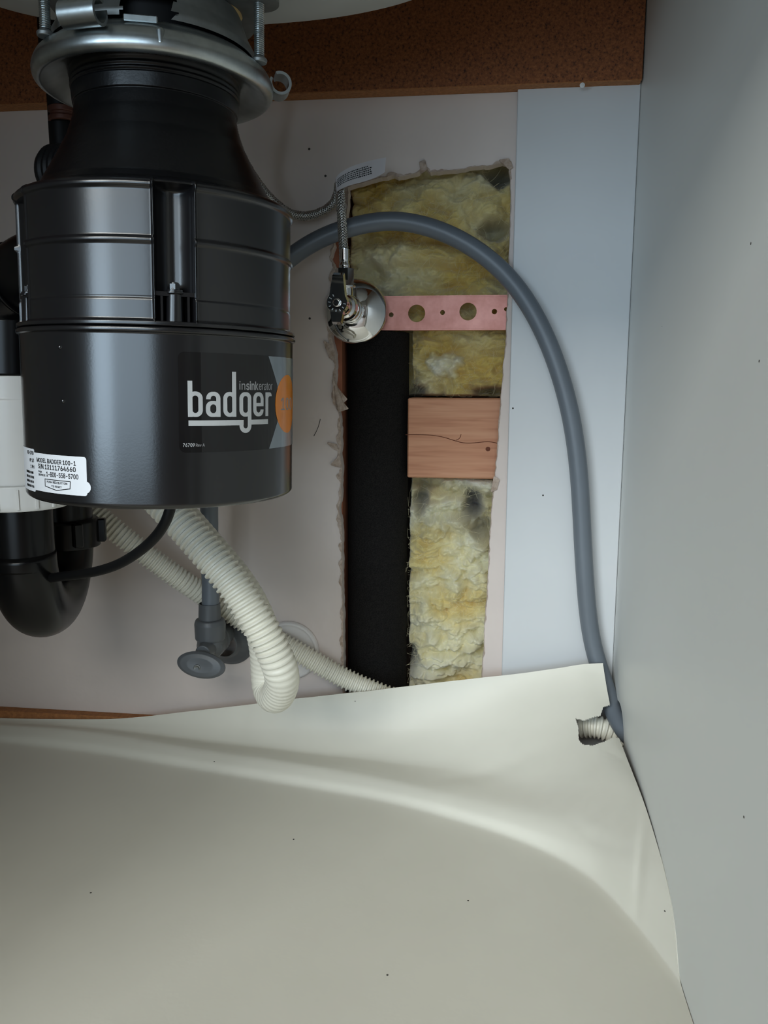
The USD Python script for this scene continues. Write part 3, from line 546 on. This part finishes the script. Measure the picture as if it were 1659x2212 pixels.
zk = at(20, 690, ty - .02)[2]
obj('discharge_nut', cat_([lathe(roundp([(PRr, zw2 - .001), (.0285, zw2 + .0005), (.0285, zk), (PRr, zk)], .0012), 48, (tx, ty, 0))] + [(lambda t: (t.apply_transform(trimesh.transformations.rotation_matrix(k * PI / 4 + .2, [0, 0, 1])), t.apply_translation([tx, ty, 0]), t)[2])(box(.027, .0312, -.0025, .0025, zw2 + .004, zk - .012, .0008)) for k in range(8)]), M['black_abs'], trap, 35, label='black nut above the white coupling')
ze = at(18, 628, ty)[2]
obj('discharge_elbow', tube([(tx, ty, zk - .01), (tx, ty, zk + .006), (tx + .004, ty - .002, ze - .006), (tx + .016, ty - .006, ze + .006), (tx + .034, ty - .014, ze + .012), (tx + .056, ty - .022, ze + .012)], .0245, 40, .004), M['black_abs'], trap, True)
_dn = np.array([.88, -.34, .34]); _dn /= np.linalg.norm(_dn); _ec = np.array([tx + .017, ty - .0065, ze + .0055]); _du = np.cross(_dn, [0, 0, 1.]); _du /= np.linalg.norm(_du); _dw = np.cross(_dn, _du)
obj('elbow_flange', tube([_ec + .0258 * (math.cos(t) * _du + math.sin(t) * _dw) for t in np.linspace(0, 2 * PI, 40)], .0016, 10, .002), M['black_abs'], trap, True)

# ------------------------------------------------------------------ faucet lines in the dark behind the neck
hx, hy = at(133, 260, -.100)[0], -.100
fl_ = thing('faucet_hose', 'black faucet hose hanging behind the disposal neck at far left', 'hose', (hx, hy, .46))
obj('hose', tube([(hx + .05, -.0015, .36), (hx + .048, -.03, .365), (hx + .034, hy + .03, .40), (hx + .010, hy, .46), (hx, hy, .52), (hx - .001, hy, .585), (hx - .002, hy, .66), (hx - .002, hy, .799)], .0095, 24, .004), M['black_rubber'], fl_, True)
obj('sleeve_nut', lathe(roundp([(.0095, .60), (.0125, .601), (.0125, .640), (.0095, .641)], .001), 24, (hx - .002, hy, 0)), M['black_rubber'], fl_)
cc = at(150, 236, -.115)
obj('copper_collar', cat_([lathe(roundp([(.0095, cc[2] - .006), (.0112, cc[2] - .0055), (.0112, cc[2] - .002), (.0098, cc[2] - .0015), (.0098, cc[2] + .0005), (.0112, cc[2] + .001), (.0112, cc[2] + .005), (.0095, cc[2] + .0055)], .0006), 32, (hx + .003, hy - .003, 0))]), M['dark_copper'], fl_, label='dull copper coloured collar')

# ------------------------------------------------------------------ chrome stop valve and braided line
vx, vz = -.2445, .4178
V = thing('stop_valve', 'chrome stop valve with round escutcheon at the wall opening', 'valve', (vx, 0, vz))
obj('escutcheon', lathe(roundp([(.0287, .0002), (.0291, .0012), (.0282, .0028), (.0255, .0052), (.0215, .0080), (.0170, .0104), (.0130, .0118), (.0095, .0126), (.0080, .0128)], .002, 5), 120, (at(766, 672, -.006)[0], -.0008, at(766, 672, -.006)[2]), 'y-'), M['chrome'], V, True)
obj('body', cat_([lathe(roundp([(.0078, .0), (.0078, .018), (.0115, .0185), (.0115, .0215), (.0100, .0225), (.0120, .0235), (.0120, .0330), (.0100, .0345), (.0092, .040), (.0112, .046), (.0118, .054), (.0108, .061), (.0080, .064), (.0070, .078), (.0003, .078)], .0012), 40, (vx, 0, vz), 'y-'), hexnut(.0132, .0240, .0325, (vx, 0, vz), 'y-')]), M['chrome'], V, 35)
oy = -.0535
obj('outlet', lathe(roundp([(.0075, vz + .004), (.0072, vz + .0155), (.0095, vz + .016), (.0095, vz + .0175), (.0070, vz + .018)], .0006), 32, (vx, oy, 0)), M['chrome'], V, 35)
on_ = hexnut(.0080, vz + .0180, vz + .0315, (vx, oy, 0)); obj('outlet_nut', on_, M['chrome'], V, False)
hd_ = unary_union([sg.Point(0, 0).buffer(.0092, 24), sg.Polygon([(-.0066, .004), (.0066, .004), (.0040, .0235), (-.0040, .0235)]).buffer(.0008), sg.Polygon([(-.0058, -.004), (.0058, -.004), (.0034, -.0160), (-.0034, -.0160)]).buffer(.0008)]).buffer(.002).buffer(-.002)
hm = cat_([trimesh.creation.extrude_polygon(hd_, .0060, engine='earcut')]); v = hm.vertices; top = v[:, 2] > .003
rad = np.linalg.norm(v[:, :2], axis=1); v[top, :2] *= .90; hm.vertices = np.stack([v[:, 0], -v[:, 2], v[:, 1]], 1)
hrot = trimesh.transformations.rotation_matrix(np.radians(2), [0, 1, 0]); hm.apply_transform(hrot); hm.apply_translation([vx, -.0840, vz])
hb = obj('handle', hm, M['chrome'], V, 25, label='small chrome lever handle')
obj('handle_screw', lathe(roundp([(.0034, .0900), (.0034, .0912), (.0024, .0918), (.0003, .0918)], .0004), 20, (vx, 0, vz), 'y-'), M['chrome'], hb, 35)
tk = [box(-.0003, .0003, -.0004, .0002, .0055, .0072) for _ in range(9)]
for k, t in enumerate(tk): t.apply_transform(trimesh.transformations.rotation_matrix(-PI * .15 - k * PI * 1.3 / 8, [0, 1, 0])); t.apply_translation([vx, -.0902, vz])
obj('raised_marks', cat_(tk), M['zinc'], hb, False)

hp_ = [np.array([vx, oy, vz + .0315]), at(743, 560, -.0525), at(741, 520, -.0520), at(738, 470, -.0515), at(735, 425, -.0500), at(734, 405, -.0440), at(733, 398, -.0340), at(731, 408, -.0240), at(724, 432, -.0190), at(700, 455, -.0180), at(665, 466, -.0190), at(630, 462, -.0230), at(600, 443, -.0290), at(572, 415, -.0370), at(540, 370, -.0500), at(515, 320, -.0640), at(500, 262, -.078), at(496, 190, -.090), at(492, 100, -.098), np.array([at(488, 40, -.1)[0], -.100, .70]), np.array([at(488, 40, -.1)[0], -.100, .799])]
hose = thing('supply_hose', 'thin braided steel supply hose rising from the chrome valve', 'hose', hp_[0])
pth = smooth_path(hp_, .0012)
obj('core', tube(None, .0033, 16, path=pth), M['braid_dark'], hose, True)
pp, ss = pth; tt, UU, WW = frames(pp); strands = []
for hand in (1, -1):
    for k in range(7):
        ph = 2 * PI * k / 7 + hand * 2 * PI * ss / .015
        rr_ = .0034 + .0003 * np.sin(ph * 3.5 + k)
        sp = pp + rr_[:, None] * (np.cos(ph)[:, None] * UU + np.sin(ph)[:, None] * WW)
        strands.append(tube(None, .00062, 5, path=(sp, ss), cap=False))
obj('braid', cat_(strands), M['braid'], hose, True)
obj('ferrule', cat_([tube([hp_[0] + [0, 0, -.002], hp_[0] + [0, 0, .006], hp_[0] + [0, 0, .0160]], lambda s: .0042 + .0004 * ((s > .003) & (s < .0055)) - .0003 * (np.abs(s - .0075) < .001), 24, .0007)]), M['chrome'], hose, 40)
# the paper tag folded round the top of the hose
up_e = [(724, 388), (733, 375), (752, 363), (775, 354), (800, 347), (834, 340)]; lo_e = [(727, 414), (740, 407), (757, 400), (780, 394), (805, 386), (831, 372)]
n1 = 40; tU = CubicSpline(np.linspace(0, 1, 6), np.array(up_e, float))(np.linspace(0, 1, n1)); tL = CubicSpline(np.linspace(0, 1, 6), np.array(lo_e, float))(np.linspace(0, 1, n1))
yy = -.0565 + .010 * np.linspace(0, 1, n1) ** 1.5 - .003 * np.sin(np.linspace(0, PI, n1))
def tag_pt(s, h, off=0.): i = s * (n1 - 1); a, b = np.array([np.interp(i, np.arange(n1), tU[:, k]) for k in (0, 1)]), np.array([np.interp(i, np.arange(n1), tL[:, k]) for k in (0, 1)]); q = b + (a - b) * h; return at(q[0], q[1], np.interp(i, np.arange(n1), yy) - off)
gs, gh = np.linspace(0, 1, 40), np.linspace(0, 1, 8)
def sheet(off): return np.array([[tag_pt(s, h, off) for s in gs] for h in gh]).reshape(-1, 3)
va, vb = sheet(.00018), sheet(-.00018); k = len(va); gf = grid_faces(8, 40)
idx = np.r_[np.arange(40), np.arange(1, 8) * 40 + 39, 7 * 40 + np.arange(38, -1, -1), np.arange(6, 0, -1) * 40]; j = np.roll(idx, -1)
tg = obj('paper_tag', trimesh.Trimesh(np.vstack([va, vb]), np.vstack([gf, gf[:, ::-1] + k, np.stack([idx, idx + k, j], 1), np.stack([j, idx + k, j + k], 1)]), process=False), M['tagpaper'], hose, False, label='grey paper tag folded around the hose')
pr_ = []
for r_ in range(5):
    s = .06 if r_ < 4 else .10
    while s < .80 - .05 * (r_ == 4):
        w_ = rng.uniform(.012, .034); h0 = .28 + .105 * r_; q = [tag_pt(s, h0, .0003), tag_pt(s + w_, h0, .0003), tag_pt(s + w_, h0 + .062, .0003), tag_pt(s, h0 + .062, .0003)]
        b = [p + np.array([0, .0001, 0]) for p in q]; pr_.append(trimesh.convex.convex_hull(np.array(q + b))); s += w_ + rng.uniform(.006, .014)
obj('fine_print', cat_(pr_), M['ink'], tg, False)

# ------------------------------------------------------------------ grey water line and its valve
gvx = at(452, 1290, -.056)[0]; gy = -.056
zv = at(458, 1395, gy)[2]
G = thing('angle_valve', 'dark grey plastic angle valve with oval handle low on the wall', 'valve', (gvx, 0, zv))
ec = at(516, 1386, -.004)
obj('escutcheon', lathe(roundp([(.0255, .0002), (.0255, .0018), (.0215, .0065), (.0150, .0125), (.0125, .0185), (.0115, .0190)], .0015), 56, (gvx + .001, -.0004, ec[2] + .001), 'y-'), M['grey_plastic'], G, True)
obj('body', cat_([lathe(roundp([(.0105, .0185), (.0105, .034), (.0125, .0345), (.0125, .038), (.0118, .039), (.0128, .050), (.0122, .0600), (.0085, .0640), (.0070, .078), (.0003, .078)], .0012), 40, (gvx, 0, zv), 'y-'), lathe(roundp([(.0003, zv - .011), (.0080, zv - .0105), (.0122, zv - .004), (.0122, zv + .0120), (.0105, zv + .0125)], .0012), 40, (gvx, gy, 0))]), M['grey_plastic'], G, 40)
z0n, z1n, z2n = at(455, 1383, gy)[2], at(455, 1337, gy)[2], at(455, 1303, gy)[2]
obj('compression_nut', cat_([lathe(roundp([(.0118, z0n), (.0138, z0n + .002), (.0142, z1n - .004), (.0128, z1n), (.0100, z1n + .0005)], .0012), 40, (gvx, gy, 0)), lathe(roundp([(.0104, z1n - .003), (.0097, z2n), (.0086, z2n)], .0008), 36, (gvx, gy, 0))]), M['grey_plastic'], G, 40)
hc = at(433, 1437, -.088)
ov = lathe(roundp([(.0003, -.0012), (.55, -.0018), (.85, -.0010), (1.0, .0012), (1.0, .0030), (.9, .0052), (.5, .0062), (.0003, .0062)], .04), 64)
ov.vertices[:, :2] *= [.0222, .0117]; v = ov.vertices; ov.vertices = np.stack([v[:, 0], v[:, 2], v[:, 1]], 1); ov.invert()
ov.apply_transform(trimesh.transformations.rotation_matrix(np.radians(7), [0, 1, 0])); ov.apply_transform(trimesh.transformations.rotation_matrix(np.radians(-10), [1, 0, 0])); ov.apply_translation([hc[0], -.088, hc[2]])
gh_ = obj('handle', ov, M['grey_plastic'], G, 40, label='oval dished grey handle')
obj('handle_screw', lathe(roundp([(.0032, .0), (.0032, .0008), (.0026, .0011), (.0012, .0006), (.0003, .0006)], .0003), 20, (at(426, 1443, -.0895)[0], -.0893, at(426, 1443, -.0895)[2]), 'y-'), M['zinc_dull'], gh_, 35)
obj('stem', tube([(gvx, -.070, zv - .001), ((gvx + hc[0]) / 2, -.078, (zv + hc[2]) / 2), (hc[0] + .002, -.084, hc[2])], .0062, 20, .003), M['grey_plastic'], G, True)

gp = [np.array([gvx, gy, z2n - .012]), at(455, 1290, gy), at(453, 1200, gy), at(452, 1096, gy), at(455, 960, -.054), at(480, 800, -.048), at(530, 670, -.040), at(585, 596, -.036), at(632, 553, -.032), at(690, 517, -.028), at(770, 488, -.024), at(850, 478, -.0210), at(930, 492, -.0195), at(1020, 534, -.0185), at(1100, 602, -.0180), at(1160, 690, -.0180), at(1203, 790, -.0180), at(1233, 900, -.0180), at(1250, 1020, -.0175), at(1258, 1150, -.0170), at(1266, 1280, -.0165), at(1288, 1420, -.0170), at(1310, 1490, -.026), at(1329, 1545, -.047), np.array([.008, -.066, .051]), np.array([.05, -.068, .047])]
obj('water_line', tube(gp, .0080, 32, .004), M['pex'], smooth=True, label='slate grey flexible water line arching over the wall opening to the corner', cat='pipe')

# ------------------------------------------------------------------ white corrugated drain hoses
def corr(r, pitch, amp, n=36, smooth_from=None):
    def jit(s, a):
        w = np.clip(np.sin(2 * PI * s / pitch) * 1.7, -1, 1)
        k = amp * (w - 1) / 2 * 2
        if smooth_from is not None: k = k * np.clip(1 - (s - smooth_from) / .03, .12, 1)
        return k[:, None] * np.ones((1, len(a)))
    return dict(r=r, n=n, step=pitch / 9, jitter=jit)
A_ = [at(300, 1035, -.160), at(345, 1080, -.165), at(395, 1133, -.170), at(445, 1190, -.174), at(495, 1250, -.178), at(545, 1325, -.180), at(585, 1395, -.178), at(607, 1450, -.172), at(606, 1487, -.158), at(590, 1502, -.142), at(581, 1486, -.134), at(577, 1452, -.131), at(575, 1412, -.134), at(567, 1365, -.138), at(543, 1305, -.139), at(503, 1243, -.137), at(455, 1186, -.134), at(403, 1126, -.130), at(345, 1060, -.128)]
obj('drain_hose', tube(A_, **corr(.0135, .0049, .0011, smooth_from=.165)), M['drain_white'], smooth=40, label='thick white corrugated drain hose bending up in front of the wall', cat='hose')
B_ = [at(158, 1066, -.064), at(190, 1095, -.064), at(225, 1126, -.062), at(272, 1164, -.058), at(325, 1205, -.052), at(395, 1255, -.040), at(440, 1285, -.029), at(500, 1325, -.020), at(560, 1363, -.0150), at(650, 1412, -.0160), at(740, 1463, -.0145), at(800, 1490, -.0145), at(870, 1515, -.0150), at(960, 1535, -.0185), at(1060, 1548, -.0200), at(1160, 1557, -.024), at(1240, 1568, -.034), at(1290, 1571, -.040), np.array([.006, -.041, .041]), np.array([.05, -.042, .037])]
obj('drain_hose', tube(B_, **corr(.0105, .0042, .0010)), M['drain_white'], smooth=40, label='slimmer white corrugated hose running along the wall behind the liner', cat='hose')
wp = at(626, 1404, 0)
obj('wall_plate', lathe(roundp([(.0003, .0036), (.0250, .0036), (.0268, .0046), (.0284, .0040), (.0296, .0020), (.0296, .0003), (.0003, .0003)], .0012), 64, (wp[0], -.0001, wp[2]), 'y-'), M['frost'], smooth=40, label='translucent round wall plate behind the thick white hose', cat='wall plate')

# ------------------------------------------------------------------ the curled floor liner
st_ = [  # x, lift y, then (y, z) crest, valley, middle, top
    (-.920, -.030, (-.018, .006), (-.014, .0065), (-.012, .0075), (-.0095 - .004, .0085)),
    (-.620, -.045, (-.026, .0105), (-.020, .0108), (-.0165, .0112), (-.0135, .0125)),
    (-.500, -.056, (-.034, .0125), (-.024, .0115), (-.018, .0135), (-.0135, .0172)),
    (-.400, -.074, (-.053, .0122), (-.036, .0108), (-.024, .0190), (-.0170, .0335)),
    (-.300, -.093, (-.071, .0128), (-.050, .0118), (-.031, .0270), (-.0235, .0530)),
    (-.200, -.114, (-.092, .0122), (-.065, .0132), (-.038, .0350), (-.0280, .0715)),
    (-.135, -.138, (-.116, .0135), (-.083, .0180), (-.047, .0450), (-.0290, .0830)),
    (-.080, -.166, (-.145, .0165), (-.108, .0250), (-.056, .0560), (-.0290, .0915)),
    (-.040, -.203, (-.174, .0235), (-.128, .0360), (-.064, .0620), (-.0290, .0990)),
    (-.020, -.243, (-.212, .0285), (-.148, .0450), (-.070, .0650), (-.0295, .1030)),
    (-.0004, -.300, (-.262, .0340), (-.185, .0500), (-.080, .0600), (-.0300, .1050))]
nt, nsx = 240, 520
xs = np.array([s[0] for s in st_]); T = np.linspace(0, 1, nt); rows = []
for s in st_:
    ly = s[1]; kp = [(YF + .004, .0), (ly - .10, .0), (ly - .02, .0), (ly, .0008), ((ly + s[2][0]) / 2 - .001, s[2][1] * .62), s[2], s[3], s[4], s[5]]
    kp = np.array(kp); tk_ = np.array([0, .18, .30, .36, .43, .50, .66, .83, 1.0])
    rows.append(np.stack([PchipInterpolator(tk_, kp[:, 0])(T), PchipInterpolator(tk_, kp[:, 1])(T)], 1))
rows = np.array(rows)                                   # station, t, (y,z)
ker = np.exp(-np.linspace(-2, 2, 13) ** 2); ker /= ker.sum()
pad = np.concatenate([np.repeat(rows[:, :1], 6, 1), rows, np.repeat(rows[:, -1:], 6, 1)], 1)
sm = np.stack([[np.convolve(pad[i, :, k], ker, 'valid') for i in range(len(rows))] for k in (0, 1)], -1); sm[:, 0], sm[:, -1] = rows[:, 0], rows[:, -1]
XS = np.r_[np.linspace(-.92, -.14, 250, endpoint=False), np.linspace(-.14, -.0004, nsx - 250)]
YZ = PchipInterpolator(xs, sm, axis=0)(XS)               # (nsx, nt, 2)
Xg = np.repeat(XS[:, None], nt, 1)
# the right edge swings a little off the side panel towards the back
Tg2 = np.repeat(T[None], nsx, 0); gap = np.interp(T, [0, .55, .66, .80, .92, 1], [.0, .0, .0010, .0042, .0085, .0124])
Xg = Xg - gap[None] * np.clip(1 - (-.0004 - Xg) / .12, 0, 1)
LV = np.stack([Xg, YZ[..., 0], YZ[..., 1] + .0002], -1)
lift = np.clip(LV[..., 2] / .01, 0, 1)
LV[..., 2] += lift * .0012 * (meshkit.fbm(np.stack([Xg * 22, LV[..., 1] * 26, 0 * Xg], -1), 3, 31) - .5)
# small creases near the right corner
for (cx, cy, dx, dy, w, h) in ((-.032, -.19, .014, -.022, .004, .0014), (-.10, -.085, .05, .006, .009, .0008), (-.013, -.232, .008, .035, .0035, .0026)):
    ux, uy = np.array([dx, dy]) / np.hypot(dx, dy); lx, lw = (Xg - cx) * ux + (LV[..., 1] - cy) * uy, -(Xg - cx) * uy + (LV[..., 1] - cy) * ux
    LV[..., 2] -= lift * h * np.exp(-(lw / w) ** 2 - (lx / np.hypot(dx, dy)) ** 2)
LV[..., 2] = np.maximum(LV[..., 2], 0)
# the hole torn for the pipes, drawn in the sheet's own rows and columns
Qc = (LV - EYE) @ np.stack([CR, CD, fw], 1); PXg, PYg = 829.5 + F * Qc[..., 0] / Qc[..., 2], 1106 + F * Qc[..., 1] / Qc[..., 2]
notch = sg.Polygon([(1243, 1552), (1262, 1556), (1285, 1548), (1297, 1546), (1303, 1527), (1325, 1520), (1400, 1500), (1400, 1590), (1342, 1596), (1325, 1592), (1308, 1601), (1292, 1606), (1280, 1611), (1258, 1608), (1250, 1598), (1249, 1570)])
fl2 = grid_faces(nsx, nt); cxy = np.stack([PXg.ravel()[fl2].mean(1), PYg.ravel()[fl2].mean(1)], 1)
keep = ~shapely.contains_xy(notch, cxy[:, 0], cxy[:, 1]) | (LV[..., 1].ravel()[fl2].mean(1) < -.2)
top_f = fl2[keep]; va = LV.reshape(-1, 3); tm = trimesh.Trimesh(va, top_f, process=False); nv = tm.vertex_normals
if nv[:, 2].mean() < 0: top_f = top_f[:, ::-1]; nv = -nv
vb = va - nv * .0007; k = len(va)
ed = np.sort(np.vstack([top_f[:, [0, 1]], top_f[:, [1, 2]], top_f[:, [2, 0]]]), 1); uq, ct = np.unique(ed, axis=0, return_counts=True); be = uq[ct == 1]
allf = np.vstack([top_f, top_f[:, ::-1] + k, np.stack([be[:, 0], be[:, 1], be[:, 0] + k], 1), np.stack([be[:, 1], be[:, 1] + k, be[:, 0] + k], 1)])
ln = thing('floor_liner', 'cream vinyl liner covering the cabinet floor and curling up at the back', 'floor liner')
lm = trimesh.Trimesh(np.vstack([va, vb]), allf, process=False); lm.remove_unreferenced_vertices()
obj('sheet', lm, M['liner'], ln, 30)
for px, py in ((633, 1811), (840, 2102), (200, 1926), (1012, 1944), (765, 1515), (460, 1645), (1438, 1968)):
    d2 = (PXg - px) ** 2 + (PYg - py) ** 2; i = np.unravel_index(np.argmin(d2), d2.shape); s = trimesh.creation.icosphere(1, .0007); s.vertices[:, 2] *= .4; s.apply_translation(LV[i]); obj('speck', s, M['speck'], ln)
